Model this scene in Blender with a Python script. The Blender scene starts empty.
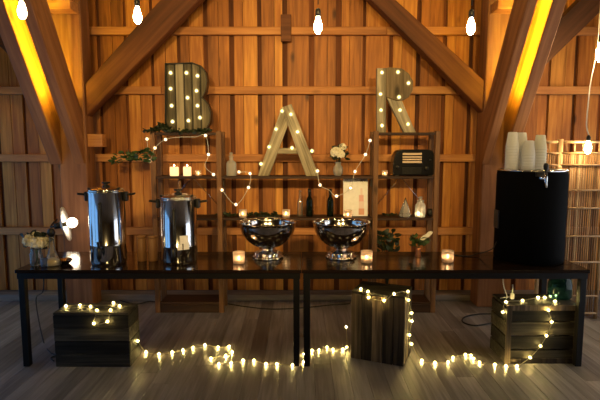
import bpy, bmesh, math, random
from mathutils import Vector, Matrix
random.seed(7)
C = bpy.context.scene.collection
PI = math.pi
FPX = 490.0; TILT = math.atan(53/490); EYE = 1.83

# ---------------------------------------------------------------- camera maths (read a photo point back into the barn)
def ray(px, py):
    x = (px-300)/FPX; v = -(py-200)/FPX
    return (x, math.cos(TILT)+v*math.sin(TILT), -math.sin(TILT)+v*math.cos(TILT))
def P(px, py, Y):
    d = ray(px, py); t = Y/d[1]; return Vector((d[0]*t, Y, EYE+d[2]*t))
def F(px, py, Z):
    d = ray(px, py); t = (Z-EYE)/d[2]; return Vector((d[0]*t, d[1]*t, Z))

# ---------------------------------------------------------------- mesh helper
class MB:
    def __init__(s): s.bm = bmesh.new()
    def box(s, lo, hi, bev=0.0, M=None):
        r = bmesh.ops.create_cube(s.bm, size=1)
        vs = r['verts']
        for v in vs:
            v.co = Vector((lo[i]+(v.co[i]+.5)*(hi[i]-lo[i]) for i in range(3)))
        if bev > 0:
            es = list({e for v in vs for e in v.link_edges})
            o = bmesh.ops.bevel(s.bm, geom=es, offset=bev, segments=1, affect='EDGES', profile=.5)
            vs = list({v for f in o['faces'] for v in f.verts} | {v for v in vs if v.is_valid})
        if M is not None:
            for v in vs: v.co = M @ v.co
        return s
    def bar(s, a, b, w, h, up=(0, 0, 1), bev=0.0):
        a = Vector(a); b = Vector(b); d = (b-a); L = d.length; d.normalize()
        u = Vector(up); sx = d.cross(u)
        if sx.length < 1e-4: sx = d.cross(Vector((1, 0, 0)))
        sx.normalize(); uu = sx.cross(d)
        M = Matrix(((sx.x, d.x, uu.x, a.x), (sx.y, d.y, uu.y, a.y), (sx.z, d.z, uu.z, a.z), (0, 0, 0, 1)))
        return s.box((-w/2, 0, -h/2), (w/2, L, h/2), bev, M)
    def tube(s, pts, r, n=6, caps=True, closed=False):
        pts = [Vector(p) for p in pts]; N = len(pts); rings = []
        pn = None
        for i, p in enumerate(pts):
            if closed: t = pts[(i+1) % N]-pts[i-1]
            else: t = pts[min(i+1, N-1)]-pts[max(i-1, 0)]
            if t.length < 1e-7: t = Vector((0, 0, 1))
            t.normalize()
            if pn is None:
                pn = t.cross(Vector((0, 0, 1)))
                if pn.length < .05: pn = t.cross(Vector((1, 0, 0)))
            pn = pn - t*pn.dot(t)
            if pn.length < 1e-5: pn = t.orthogonal()
            pn.normalize(); b = t.cross(pn)
            rr = r[i] if isinstance(r, (list, tuple)) else r
            rings.append([s.bm.verts.new(p+(pn*math.cos(2*PI*k/n)+b*math.sin(2*PI*k/n))*rr) for k in range(n)])
        M = N if closed else N-1
        for i in range(M):
            A = rings[i]; B = rings[(i+1) % N]
            for k in range(n): s.bm.faces.new((A[k], A[(k+1) % n], B[(k+1) % n], B[k])).smooth = True
        if caps and not closed:
            s.bm.faces.new(rings[0][::-1]); s.bm.faces.new(rings[-1])
        return s
    def lathe(s, prof, n=32, o=(0, 0, 0), axis='z', smooth=True, close=True):
        o = Vector(o); rings = []
        def mp(r, z, a):
            c, q = math.cos(a)*r, math.sin(a)*r
            if axis == 'z': return o+Vector((c, q, z))
            if axis == 'y': return o+Vector((c, z, q))
            return o+Vector((z, c, q))
        for r, z in prof:
            if r < 1e-6: rings.append([s.bm.verts.new(mp(0, z, 0))])
            else: rings.append([s.bm.verts.new(mp(r, z, 2*PI*k/n)) for k in range(n)])
        for A, B in zip(rings, rings[1:]):
            for k in range(n):
                k2 = (k+1) % n
                if len(A) == 1 and len(B) == 1: break
                if len(A) == 1: f = s.bm.faces.new((A[0], B[k2], B[k]))
                elif len(B) == 1: f = s.bm.faces.new((A[k], A[k2], B[0]))
                else: f = s.bm.faces.new((A[k], A[k2], B[k2], B[k]))
                f.smooth = smooth
        if close:
            if len(rings[0]) > 1: s.bm.faces.new(rings[0][::-1])
            if len(rings[-1]) > 1: s.bm.faces.new(rings[-1])
        return s
    def ball(s, c, r, seg=12, rings=8, sc=(1, 1, 1)):
        o = bmesh.ops.create_uvsphere(s.bm, u_segments=seg, v_segments=rings, radius=r)
        for v in o['verts']:
            v.co = Vector(c)+Vector((v.co.x*sc[0], v.co.y*sc[1], v.co.z*sc[2]))
            for f in v.link_faces: f.smooth = True
        return s
    def prism(s, poly, y0, y1):
        """poly in x,z ; extruded y0..y1"""
        A = [s.bm.verts.new((x, y0, z)) for x, z in poly]; B = [s.bm.verts.new((x, y1, z)) for x, z in poly]
        n = len(poly)
        s.bm.faces.new(A); s.bm.faces.new(B[::-1])
        for i in range(n): s.bm.faces.new((A[i], B[i], B[(i+1) % n], A[(i+1) % n]))
        return s
    def leaf(s, base, d, L, W, nrm=None):
        base = Vector(base); d = Vector(d).normalized()
        q = d.cross(Vector(nrm) if nrm else Vector((random.uniform(-1, 1), random.uniform(-1, 1), random.uniform(-1, 1))))
        if q.length < 1e-4: q = d.orthogonal()
        q.normalize(); n = q.cross(d)
        p = [base, base+d*L*.3+q*W*.5+n*L*.05, base+d*L*.7+q*W*.42+n*L*.05, base+d*L-n*L*.08, base+d*L*.7-q*W*.42+n*L*.05, base+d*L*.3-q*W*.5+n*L*.05]
        m = [base+d*L*.33, base+d*L*.7]
        V = [s.bm.verts.new(x) for x in p]; m = [s.bm.verts.new(x) for x in m]
        for f in ((V[0], V[1], m[0]), (V[0], m[0], V[5]), (V[1], V[2], m[1], m[0]), (m[0], m[1], V[4], V[5]), (V[2], V[3], m[1]), (m[1], V[3], V[4])):
            s.bm.faces.new(f).smooth = True
        return s
    def build(s, name, mat, parent=None, loc=None, fix=True):
        if fix: bmesh.ops.recalc_face_normals(s.bm, faces=s.bm.faces[:])
        me = bpy.data.meshes.new(name); s.bm.to_mesh(me); s.bm.free()
        me.materials.append(mat)
        o = bpy.data.objects.new(name, me); C.objects.link(o)
        if parent: o.parent = parent
        if loc is not None: o.location = loc
        return o

def thing(name, label, cat, loc=(0, 0, 0), rz=0.0, group=None):
    o = bpy.data.objects.new(name, None); C.objects.link(o)
    o.empty_display_size = .1; o.location = loc; o.rotation_euler = (0, 0, rz)
    return tag(o, label, cat, group)
def tag(o, label, cat, group=None):
    o['label'] = label; o['category'] = cat
    if group: o['group'] = group
    return o
def struct(o):
    o['kind'] = 'structure'; return o
def orient(o, d, axis='x'):
    """turn the object's own axes so that its grain axis runs along d, leaving the shape where it is"""
    a = Vector((1, 0, 0)) if axis == 'x' else Vector((0, 0, 1)); q = a.rotation_difference(Vector(d).normalized()).to_matrix().to_4x4()
    cen = sum((v.co for v in o.data.vertices), Vector())/len(o.data.vertices)
    o.data.transform(q.inverted() @ Matrix.Translation(-cen)); o.matrix_basis = Matrix.Translation(cen) @ q
    return o
def back(p, dy): return Vector((p.x*(p.y+dy)/p.y, p.y+dy, p.z))
def dup(root, loc=None, label=None, rz=None):
    r = root.copy(); C.objects.link(r)
    if loc is not None: r.location = loc
    if rz is not None: r.rotation_euler = (0, 0, rz)
    if label: r['label'] = label
    for ch in list(root.children):
        c = ch.copy(); C.objects.link(c); c.parent = r
        for g in list(ch.children):
            d = g.copy(); C.objects.link(d); d.parent = c
    return r

# ---------------------------------------------------------------- materials
def mat(name):
    m = bpy.data.materials.new(name); m.use_nodes = True
    nt = m.node_tree; b = nt.nodes['Principled BSDF']; return m, nt, b
def plain(name, col, rough=.5, metal=0.0, spec=.5, bump=0.0, bscale=60, var=0.0):
    m, nt, b = mat(name)
    b.inputs['Roughness'].default_value = rough; b.inputs['Metallic'].default_value = metal
    b.inputs['Specular IOR Level'].default_value = spec
    L = nt.links.new
    tc = nt.nodes.new('ShaderNodeTexCoord'); n = nt.nodes.new('ShaderNodeTexNoise'); n.inputs['Scale'].default_value = bscale; n.inputs['Detail'].default_value = 4
    L(tc.outputs['Object'], n.inputs['Vector'])
    r = nt.nodes.new('ShaderNodeValToRGB')
    k = var
    r.color_ramp.elements[0].color = (*[c*(1-k) for c in col], 1); r.color_ramp.elements[1].color = (*[min(1, c*(1+k)) for c in col], 1)
    r.color_ramp.elements[0].position = .3; r.color_ramp.elements[1].position = .7
    L(n.outputs['Fac'], r.inputs['Fac']); L(r.outputs['Color'], b.inputs['Base Color'])
    if bump:
        bp = nt.nodes.new('ShaderNodeBump'); bp.inputs['Strength'].default_value = bump; bp.inputs['Distance'].default_value = .004
        L(n.outputs['Fac'], bp.inputs['Height']); L(bp.outputs['Normal'], b.inputs['Normal'])
    return m
def wood(name, cols, axis='z', rough=.6, fine=26.0, bump=.35, island=.55, knots=True, spec=.3, lo=.30, hi=.70):
    """cols: dark, mid, light (linear). grain runs along axis; each plank (mesh island) has its own shade"""
    m, nt, b = mat(name); L = nt.links.new; N = nt.nodes.new
    b.inputs['Roughness'].default_value = rough; b.inputs['Specular IOR Level'].default_value = spec
    tc = N('ShaderNodeTexCoord'); ge = N('ShaderNodeNewGeometry')
    mu = N('ShaderNodeVectorMath'); mu.operation = 'SCALE'; mu.inputs[0].default_value = (7.3, 3.1, 11.7)
    L(ge.outputs['Random Per Island'], mu.inputs['Scale'])
    ad = N('ShaderNodeVectorMath'); ad.operation = 'ADD'; L(tc.outputs['Object'], ad.inputs[0]); L(mu.outputs['Vector'], ad.inputs[1])
    mp = N('ShaderNodeMapping'); s = [1, 1, 1]; s['xyz'.index(axis)] = .06
    mp.inputs['Scale'].default_value = s; L(ad.outputs['Vector'], mp.inputs['Vector'])
    n1 = N('ShaderNodeTexNoise'); n1.inputs['Scale'].default_value = fine; n1.inputs['Detail'].default_value = 6; n1.inputs['Distortion'].default_value = .6
    L(mp.outputs['Vector'], n1.inputs['Vector'])
    mp2 = N('ShaderNodeMapping'); s2 = [1, 1, 1]; s2['xyz'.index(axis)] = .25; mp2.inputs['Scale'].default_value = s2; L(ad.outputs['Vector'], mp2.inputs['Vector'])
    n2 = N('ShaderNodeTexNoise'); n2.inputs['Scale'].default_value = 4.0; n2.inputs['Detail'].default_value = 3; L(mp2.outputs['Vector'], n2.inputs['Vector'])
    mx = N('ShaderNodeMath'); mx.operation = 'MULTIPLY_ADD'; mx.inputs[1].default_value = .55; L(n1.outputs['Fac'], mx.inputs[0])
    m2 = N('ShaderNodeMath'); m2.operation = 'MULTIPLY'; m2.inputs[1].default_value = .45; L(n2.outputs['Fac'], m2.inputs[0]); L(m2.outputs[0], mx.inputs[2])
    isl = N('ShaderNodeMath'); isl.operation = 'MULTIPLY_ADD'; isl.inputs[1].default_value = island*.5; isl.inputs[2].default_value = -island*.25
    L(ge.outputs['Random Per Island'], isl.inputs[0])
    sm = N('ShaderNodeMath'); sm.operation = 'ADD'; L(mx.outputs[0], sm.inputs[0]); L(isl.outputs[0], sm.inputs[1])
    r = N('ShaderNodeValToRGB'); e = r.color_ramp.elements
    e[0].position = lo; e[0].color = (*cols[0], 1); e[1].position = hi; e[1].color = (*cols[2], 1)
    k = e.new(.5); k.color = (*cols[1], 1)
    L(sm.outputs[0], r.inputs['Fac'])
    out = r.outputs['Color']
    if knots:
        mp3 = N('ShaderNodeMapping'); s3 = [3.4, 3.4, 3.4]; s3['xyz'.index(axis)] = 1.5; mp3.inputs['Scale'].default_value = s3; L(ad.outputs['Vector'], mp3.inputs['Vector'])
        vo = N('ShaderNodeTexVoronoi'); vo.inputs['Scale'].default_value = 1.0; L(mp3.outputs['Vector'], vo.inputs['Vector'])
        kr = N('ShaderNodeValToRGB'); kr.color_ramp.elements[0].position = .05; kr.color_ramp.elements[0].color = (.85, .85, .85, 1)
        kr.color_ramp.elements[1].position = .13; kr.color_ramp.elements[1].color = (0, 0, 0, 1); L(vo.outputs['Distance'], kr.inputs['Fac'])
        mxx = N('ShaderNodeMixRGB'); mxx.blend_type = 'MIX'; L(kr.outputs['Color'], mxx.inputs['Fac']); L(out, mxx.inputs['Color1'])
        mxx.inputs['Color2'].default_value = (*[c*.45 for c in cols[0]], 1); out = mxx.outputs['Color']
    L(out, b.inputs['Base Color'])
    if bump:
        bp = N('ShaderNodeBump'); bp.inputs['Strength'].default_value = bump; bp.inputs['Distance'].default_value = .006
        L(n1.outputs['Fac'], bp.inputs['Height']); L(bp.outputs['Normal'], b.inputs['Normal'])
    return m
def emit(name, col, st):
    m, nt, b = mat(name); b.inputs['Base Color'].default_value = (*col, 1)
    b.inputs['Emission Color'].default_value = (*col, 1); b.inputs['Emission Strength'].default_value = st
    b.inputs['Roughness'].default_value = .3
    return m
def glass(name, tint=(1, 1, 1), opac=.25, rough=.05, body=None):
    """thin see-through glass: tinted transparency, glossy edge, optional body colour"""
    m = bpy.data.materials.new(name); m.use_nodes = True; nt = m.node_tree; nt.nodes.clear(); N = nt.nodes.new; L = nt.links.new
    o = N('ShaderNodeOutputMaterial'); tr = N('ShaderNodeBsdfTransparent'); tr.inputs['Color'].default_value = (*tint, 1)
    gl = N('ShaderNodeBsdfGlossy'); gl.inputs['Roughness'].default_value = rough
    fr = N('ShaderNodeLayerWeight'); fr.inputs['Blend'].default_value = opac
    mx = N('ShaderNodeMixShader'); L(fr.outputs['Fresnel'], mx.inputs['Fac']); L(tr.outputs[0], mx.inputs[1]); L(gl.outputs[0], mx.inputs[2])
    last = mx
    if body:
        col, amt = body
        df = N('ShaderNodeBsdfTranslucent'); df.inputs['Color'].default_value = (*col, 1)
        d2 = N('ShaderNodeBsdfDiffuse'); d2.inputs['Color'].default_value = (*col, 1)
        m3 = N('ShaderNodeMixShader'); m3.inputs['Fac'].default_value = .5; L(df.outputs[0], m3.inputs[1]); L(d2.outputs[0], m3.inputs[2])
        m4 = N('ShaderNodeMixShader'); m4.inputs['Fac'].default_value = amt; L(mx.outputs[0], m4.inputs[1]); L(m3.outputs[0], m4.inputs[2]); last = m4
    L(last.outputs[0], o.inputs['Surface'])
    return m

M = {}
M['wall'] = wood('orange_pine_boards', ((.11, .032, .006), (.40, .140, .024), (.74, .345, .066)), 'z', .5, 30, .45, .60, True, .3, .18, .80)
M['recess'] = wood('dark_batten_boards', ((.06, .016, .005), (.13, .038, .010), (.22, .07, .02)), 'z', .7, 24, .3, .6)
M['rail'] = wood('pine_rails', ((.30, .11, .03), (.48, .20, .06), (.62, .30, .10)), 'x', .55, 26, .3, .3)
M['beam'] = wood('brown_timber', ((.055, .018, .006), (.12, .042, .014), (.21, .082, .028)), 'z', .6, 18, .35, .3)
M['strut'] = wood('strut_timber', ((.11, .040, .015), (.23, .092, .034), (.37, .165, .062)), 'z', .6, 18, .35, .3)
M['post'] = wood('pale_post_timber', ((.10, .038, .014), (.23, .095, .036), (.36, .165, .068)), 'z', .6, 18, .35, .3)
M['sill'] = wood('grey_sill_timber', ((.10, .08, .065), (.20, .165, .14), (.32, .27, .235)), 'x', .7, 20, .3, .3)
M['brace'] = wood('red_brown_timber', ((.045, .012, .004), (.105, .031, .009), (.19, .064, .019)), 'x', .6, 14, .35, .3)
M['shade_brace'] = wood('shaded_timber', ((.03, .011, .005), (.065, .024, .010), (.11, .044, .018)), 'x', .7, 14, .35, .3)  # brace timber with the corner shade put into its colour
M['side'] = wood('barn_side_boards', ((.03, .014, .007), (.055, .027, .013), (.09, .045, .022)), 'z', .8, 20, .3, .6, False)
M['floor'] = wood('weathered_floor_boards', ((.088, .078, .074), (.165, .148, .142), (.29, .265, .255)), 'y', .42, 30, .2, .45, False, .45)
M['table'] = wood('dark_stained_wood', ((.006, .003, .002), (.013, .007, .004), (.026, .014, .008)), 'x', .13, 20, .15, .3, False, .5)
M['tleg'] = plain('black_steel', (.0045, .004, .004), .45, .3, .4, .05, 90, .2)
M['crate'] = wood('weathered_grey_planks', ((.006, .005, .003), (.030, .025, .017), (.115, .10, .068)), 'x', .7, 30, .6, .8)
M['crate_lit'] = wood('weathered_planks_upright_lit', ((.016, .011, .007), (.085, .060, .036), (.27, .195, .12)), 'z', .7, 30, .6, .9)  # same planks in a lighter colour, the bulbs' light painted in
M['shelf'] = wood('dark_shelf_wood', ((.014, .006, .003), (.032, .013, .006), (.06, .025, .011)), 'x', .6, 26, .3, .3, False)
M['spost'] = wood('brown_shelf_posts', ((.07, .030, .011), (.15, .068, .026), (.26, .13, .05)), 'z', .6, 30, .3, .3)
M['barn'] = wood('grey_barn_wood', ((.045, .036, .020), (.17, .14, .085), (.46, .39, .26)), 'z', .75, 34, .6, .3)
M['barnd'] = wood('dark_grey_barn_wood', ((.030, .024, .013), (.13, .105, .062), (.34, .28, .18)), 'z', .75, 30, .5, 1.1)
M['barnr'] = wood('tan_barn_wood', ((.07, .048, .022), (.15, .105, .055), (.26, .19, .11)), 'z', .75, 30, .5, .5)
M['tin'] = plain('dark_tin', (.022, .020, .016), .45, .6, .5, .1, 70, .4)
M['steel'] = plain('polished_steel', (.72, .73, .75), .12, 1.0)
M['silver'] = plain('silver_plate', (.62, .60, .57), .10, 1.0, .5, .02, 40)
M['copper'] = plain('copper', (.75, .34, .17), .28, 1.0)
M['blackpl'] = plain('black_plastic', (.008, .008, .008), .38, 0, .4)
M['blackmat'] = plain('black_vinyl', (.0016, .0016, .0018), .8, 0, .06, .05, 120)
M['bakelite'] = plain('black_bakelite', (.008, .008, .010), .18, 0, .6)
M['grille'] = plain('ivory_bars', (.62, .46, .30), .45)
M['cable'] = plain('black_cable', (.008, .008, .008), .6)
M['wcable'] = plain('white_cable', (.6, .58, .5), .5)
M['fairywire'] = plain('clear_fairy_wire', (.42, .38, .22), .4)
M['led'] = emit('fairy_bulb_glow', (1.0, .72, .22), 850)
M['letterled'] = emit('marquee_bulb_glow', (1.0, .76, .30), 30)
M['warmled'] = emit('warm_globe_glow', (1.0, .66, .32), 60)
def halo(name, col, st, tr):  # emissive skin round each bulb core, painting its halo
    m = bpy.data.materials.new(name); m.use_nodes = True; nt = m.node_tree; nt.nodes.clear(); N = nt.nodes.new; L = nt.links.new
    o = N('ShaderNodeOutputMaterial'); t = N('ShaderNodeBsdfTransparent'); e = N('ShaderNodeEmission'); e.inputs[0].default_value = (*col, 1); e.inputs[1].default_value = st
    x = N('ShaderNodeMixShader'); x.inputs[0].default_value = 1-tr; L(t.outputs[0], x.inputs[1]); L(e.outputs[0], x.inputs[2]); L(x.outputs[0], o.inputs[0]); return m
M['halo_y'] = halo('yellow_globe_halo', (1.0, .80, .30), .9, .35)
M['halo_w'] = halo('warm_globe_halo', (1.0, .62, .30), .9, .35)
M['edison'] = emit('edison_bulb_glow', (1.0, .72, .34), 60)
M['edison2'] = emit('edison_bulb_bright', (1.0, .72, .34), 190)
M['lampbulb'] = emit('lamp_globe_glow', (1.0, .80, .55), 20)
M['flame'] = emit('candle_flame', (1.0, .68, .34), 85)
M['wax'] = plain('cream_wax', (.85, .68, .40), .5); 
M['waxlit'] = emit('lit_pillar_wax', (1.0, .66, .32), 1.2)
M['strip'] = emit('yellow_strip_glow', (1.0, .74, .03), 170)
M['fill_strip'] = emit('amber_fill_glow', (1.0, .70, .05), 45)
M['votive'] = glass('frosted_votive_glass', (1, .93, .85), .3, .2, ((.95, .80, .66), .62))
M['clear'] = glass('clear_glass', (.93, .95, .93), .35, .04, ((.75, .75, .70), .10))
M['milky'] = glass('milky_glass', (.93, .95, .93), .35, .06, ((.85, .85, .80), .42))
M['cup'] = glass('clear_plastic_cup', (.9, .9, .9), .35, .12, ((.95, .97, .99), .72))
M['greenglass'] = glass('dark_green_glass', (.05, .09, .04), .35, .04, ((.012, .02, .01), .55))
M['teal'] = glass('teal_glass', (.05, .13, .15), .4, .05, ((.008, .03, .036), .6))
M['blueglass'] = glass('pale_blue_glass', (.55, .65, .85), .35, .05, ((.35, .45, .7), .35))
M['leaf'] = plain('green_leaf', (.045, .085, .025), .5, 0, .4, 0, 30, .5)
M['dleaf'] = plain('dark_ivy_leaf', (.018, .028, .010), .5, 0, .4, 0, 30, .5)
M['petal'] = plain('cream_petal', (.86, .80, .58), .6, 0, .3, 0, 50, .12)
M['wpetal'] = plain('white_petal', (.80, .76, .62), .6, 0, .3, 0, 50, .1)
M['paper'] = plain('white_paper', (.90, .88, .84), .7, 0, .3, 0, 20, .06)
M['ink'] = plain('brown_ink', (.30, .17, .12), .7)
M['pink'] = plain('pink_print', (.82, .46, .42), .7); M['pink2'] = plain('pale_pink_print', (.86, .70, .65), .7)
M['rust'] = plain('rust_print', (.72, .38, .26), .7)
M['bamboo'] = wood('bamboo_canes', ((.15, .08, .033), (.36, .215, .10), (.54, .37, .19)), 'z', .5, 30, .2, .8, False)
M['enamel'] = plain('white_enamel', (.82, .83, .86), .25)
M['amberwood'] = wood('amber_wood', ((.12, .055, .02), (.22, .11, .045), (.32, .17, .07)), 'z', .5, 24, .2, .2, False)
M['orange'] = plain('orange_cap', (.55, .10, .03), .5)

# ================================================================ THE SETTING
WY = 5.90                                       # inner face of the back wall
XS = -4.0; XE = 4.4
def build_room():
    # floor boards run away from the camera
    b = MB(); x = XS; w = .142
    while x < XE:
        y = -4.0 - random.random()*2
        while y < 6.2:
            L = random.uniform(1.3, 3.2); y0 = max(y, -4.0); y1 = min(y+L, 6.05)
            if y1 > y0+.02: b.box((x, y0+.0012, -.03), (min(x+w-.0025, XE), y1-.0012, 0))
            y += L
        x += w
    b.box((XS, -4.0, -.08), (XE, 6.05, -.031))
    struct(b.build('floor', M['floor']))
    # back wall: wide inner boards with a darker batten behind every gap
    pitch = 25.7/FPX*WY*1.007; g0 = P(207, 120, WY).x; gw = .056
    b = MB(); r = MB()
    k0 = int((XS-g0)/pitch)-1
    for k in range(k0, k0+40):
        gc = g0+k*pitch
        x0 = gc+gw/2*random.uniform(.3, 1.4); x1 = gc+pitch-gw/2*random.uniform(.3, 1.4)
        if x1 < XS+.02 or x0 > XE-.02: continue
        x0 = max(x0, XS); x1 = min(x1, XE)
        if random.random() < .72:
            xm = x0+(x1-x0)*random.choice((.38, .5, .62)); dy = random.uniform(.001, .006)
            b.box((x0, WY, 0), (xm-.0025, WY+.03, 4.3)); b.box((xm+.0025, WY+dy, 0), (x1, WY+.03, 4.3))
        else: b.box((x0, WY, 0), (x1, WY+.03, 4.3))
    x = XS
    for k in range(k0, k0+40):
        gc = g0+k*pitch
        if gc < XS-.1 or gc > XE+.1: continue
        r.box((gc-pitch/2+.001, WY+.035, 0), (gc+pitch/2-.001, WY+.07, 4.3))
    wb = struct(b.build('wall_back', M['wall']))
    rb = r.build('batten_layer', M['recess'], wb)
    n = 1
    for z in (3.165, 2.49, 1.70, .82):
        m = MB(); x = XS+.01
        while x < XE-.02:
            L = random.uniform(2.2, 3.4); x1 = min(x+L, XE-.01)
            m.box((x, WY-.07, z-.045), (x1-.003, WY, z+.045), .006); x = x1
        struct(m.build('trim_%d' % n, M['rail'])); n += 1
    # short cleat over the top rail
    c = P(286, 28, WY-.1)
    struct(MB().box((c.x-.06, WY-.11, c.z-.15), (c.x+.06, WY-.0705, c.z+.15), .004).build('trim_%d' % n, M['brace'])); n += 1
    struct(MB().box((XS, 5.70, 0.0), (XE, WY, .075), .006).build('baseboard_back', M['sill']))
    for nm, xx in (('wall_left', XS), ('wall_right', XE)):
        m = MB(); y = -4.0; s = -1 if xx < 0 else 1
        # boards leave an opening for the wide glazed barn doors
        wy0, wy1, wz1 = (1.4, 5.5, 2.6) if xx < 0 else (.9, 4.9, 2.6)
        while y < 6.05:
            y1 = min(y+.24, 6.05)
            a, bb = sorted((xx, xx+s*.04))
            if y1 > wy0 and y < wy1: m.box((a, y+.002, wz1), (bb, y1-.002, 4.3))
            else: m.box((a, y+.002, 0), (bb, y1-.002, 4.3))
            y = y1
        struct(m.build(nm, M['side']))
        wn = 1 if xx < 0 else 2
        wy0 = math.floor((wy0+4)/.24)*.24-4; wy1 = math.ceil((wy1+4)/.24)*.24-4
        fr = MB(); a, bb = sorted((xx-s*.02, xx+s*.05))
        fr.box((a, wy0, wz1-.1), (bb, wy1, wz1))
        for k in range(4):
            yc = wy0+.06+(wy1-wy0-.12)*k/3; fr.box((a, yc-.06, 0), (bb, yc+.06, wz1-.1))
        w = struct(fr.build('door_%d' % wn, M['tleg']))
        a, bb = sorted((xx+s*.02, xx+s*.03))
        for k in range(3):
            ya = wy0+.12+(wy1-wy0-.12)*k/3; yb = wy0+(wy1-wy0-.12)*(k+1)/3
            MB().box((a, ya, .03), (bb, yb, wz1-.1)).build('daylight_pane', M['day%d' % wn], w)
    m = MB(); x = XS
    while x < XE:
        m.box((x+.002, -4.04, 0), (min(x+.24, XE)-.002, -4.0, 4.3)); x += .24
    struct(m.build('wall_front', M['side']))
    m = MB(); y = -4.04
    while y < 6.05:
        m.box((XS, y+.002, 4.3), (XE, min(y+.24, 6.05)-.002, 4.34)); y += .24
    struct(m.build('ceiling', M['side']))
M['day1'] = emit('blue_daylight', (.14, .34, .68), 1.45)
M['day2'] = emit('white_daylight', (.80, .86, .95), 1.9)
build_room()

# ---------------------------------------------------------------- timber frame
def post(x0, x1, label):
    o = MB().box((x0, 5.46, 0), (x1, 5.70, 4.3), .012).build('timber_post', M['post'])
    return tag(o, label, 'post', 'timber posts by the back wall')
post(-2.68, -2.37, 'pale timber post behind the left end of the bar table')
post(2.03, 2.34, 'timber post behind the black drink dispenser')
def strut(x0, x1, label):
    # leans out of the post towards the camera
    a = Vector(((x0+x1)/2, 5.46+.02, 1.60)); d = Vector((0, -1, 1.57)).normalized(); n = Vector((0, d.z, -d.y))   # n: up/back
    n = Vector((0, 1.57, 1)).normalized()
    m = MB(); w = (x1-x0); D = .30; top = 4.29
    t0 = 0; t1 = (top-a.z)/d.z
    q = []
    # quad in the y,z plane, cut level at the foot and at the ceiling
    yf = 5.4595; zf = a.z+(a.y-yf)*1.57
    poly = [(yf, zf), (yf, zf+D*1.19*1.57), (a.y+D*1.19-(top-a.z)/1.57, top), (a.y-(top-a.z)/1.57, top)]
    A = [m.bm.verts.new((x0, y, z)) for y, z in poly]; B = [m.bm.verts.new((x1, y, z)) for y, z in poly]
    m.bm.faces.new(A); m.bm.faces.new(B[::-1])
    for i in range(4): m.bm.faces.new((A[i], B[i], B[(i+1) % 4], A[(i+1) % 4]))
    bmesh.ops.recalc_face_normals(m.bm, faces=m.bm.faces[:])
    bmesh.ops.bevel(m.bm, geom=m.bm.edges[:], offset=.008, segments=1, affect='EDGES')
    o = orient(m.build('leaning_strut', M['strut']), (0, -1, 1.57), 'z')
    return tag(o, label, 'beam', 'paired struts leaning out from the posts')
strut(-2.78, -2.64, 'outer plank of the paired struts above the left post, at the left edge')
SL = strut(-2.50, -2.39, 'inner plank of the paired struts above the left post, nearer the coffee urns')
SR = strut(2.02, 2.11, 'inner plank of the paired struts on the right, nearer the letter R')
strut(2.245, 2.37, 'outer plank of the paired struts on the right, directly above the plastic cups')
def wall_brace(lo, up, xpost, label, mm='brace'):
    """two points on the lower and on the upper edge (photo points in the plane of the posts); butts on the post and the ceiling"""
    top = 4.299; q = []
    for (a, b) in (lo, up):
        A = P(*a, 5.52); B = P(*b, 5.52); g = (B.z-A.z)/(B.x-A.x)
        q.append(((xpost, A.z+g*(xpost-A.x)), (A.x+(top-A.z)/g, top)))
    m = MB().prism([q[0][0], q[0][1], q[1][1], q[1][0]], 5.50, 5.66)
    bmesh.ops.recalc_face_normals(m.bm, faces=m.bm.faces[:])
    bmesh.ops.bevel(m.bm, geom=m.bm.edges[:], offset=.01, segments=1, affect='EDGES')
    o = orient(m.build('diagonal_brace', M[mm]), (q[0][1][0]-q[0][0][0], 0, q[0][1][1]-q[0][0][1]), 'x')
    return tag(o, label, 'beam', 'diagonal braces along the back wall')
wall_brace(((104, 99), (200, 0)), ((90, 79), (160, 1)), -2.3695, 'heavy diagonal brace rising from the left post above the letter B')
wall_brace(((470, 100), (370, 0)), ((480, 77), (395, 0)), 2.0295, 'heavy diagonal brace falling to the right post above the letter R')
wall_brace(((541, 69), (582, 29)), ((560, 19), (578, 1)), 2.3405, 'diagonal brace, coloured dark for shade, at the top right corner behind the outer plank', 'shade_brace')
wall_brace(((40, 86), (-10, 36)), ((30, 50), (-10, 10)), -2.6805, 'diagonal brace, coloured dark for shade, at the top left corner behind the struts', 'shade_brace')
def strip(owner, x, off, t0, t1, w, h, mm):
    d = Vector((0, -1, 1.57)).normalized(); n = Vector((0, 1.57, 1)).normalized(); a = Vector((x, 5.48, 1.60))+n*off
    o = MB().bar(a+d*t0, a+d*t1, w, h, up=(0, n.y, n.z)).build('led_strip', M[mm], owner); o.matrix_parent_inverse = owner.matrix_basis.inverted()
strip(SL, -2.5062, .15, .78, 2.85, .010, .016, 'strip'); strip(SR, 2.1162, .15, .78, 2.85, .010, .016, 'strip')
strip(SL, -2.445, .308, .75, 2.7, .016, .014, 'fill_strip'); strip(SR, 2.065, .308, .75, 2.7, .016, .014, 'fill_strip')  # unseen second strips, added to cast yellow on the posts
a_ = P(91, 147, 5.56); b_ = P(104, 134, 5.56)
tag(MB().box((-2.3695, 5.50, a_.z), (b_.x, 5.63, b_.z), .006).build('timber_block', M['rail']), 'short timber block on the side of the left post above the tall urn', 'beam')
# lit tie ends between the strut pairs
for x0, x1, lab in ((-2.66, -2.38, 'yellow-lit timber block between the struts at the top left'), (2.05, 2.27, 'yellow-lit timber block between the struts at the top right')):
    z = P(60, 6, 5.3).z
    tag(MB().box((x0, 5.26, z-.04), (x1, 5.459, z+.06), .006).build('timber_block', M['rail']), lab, 'beam')

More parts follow.
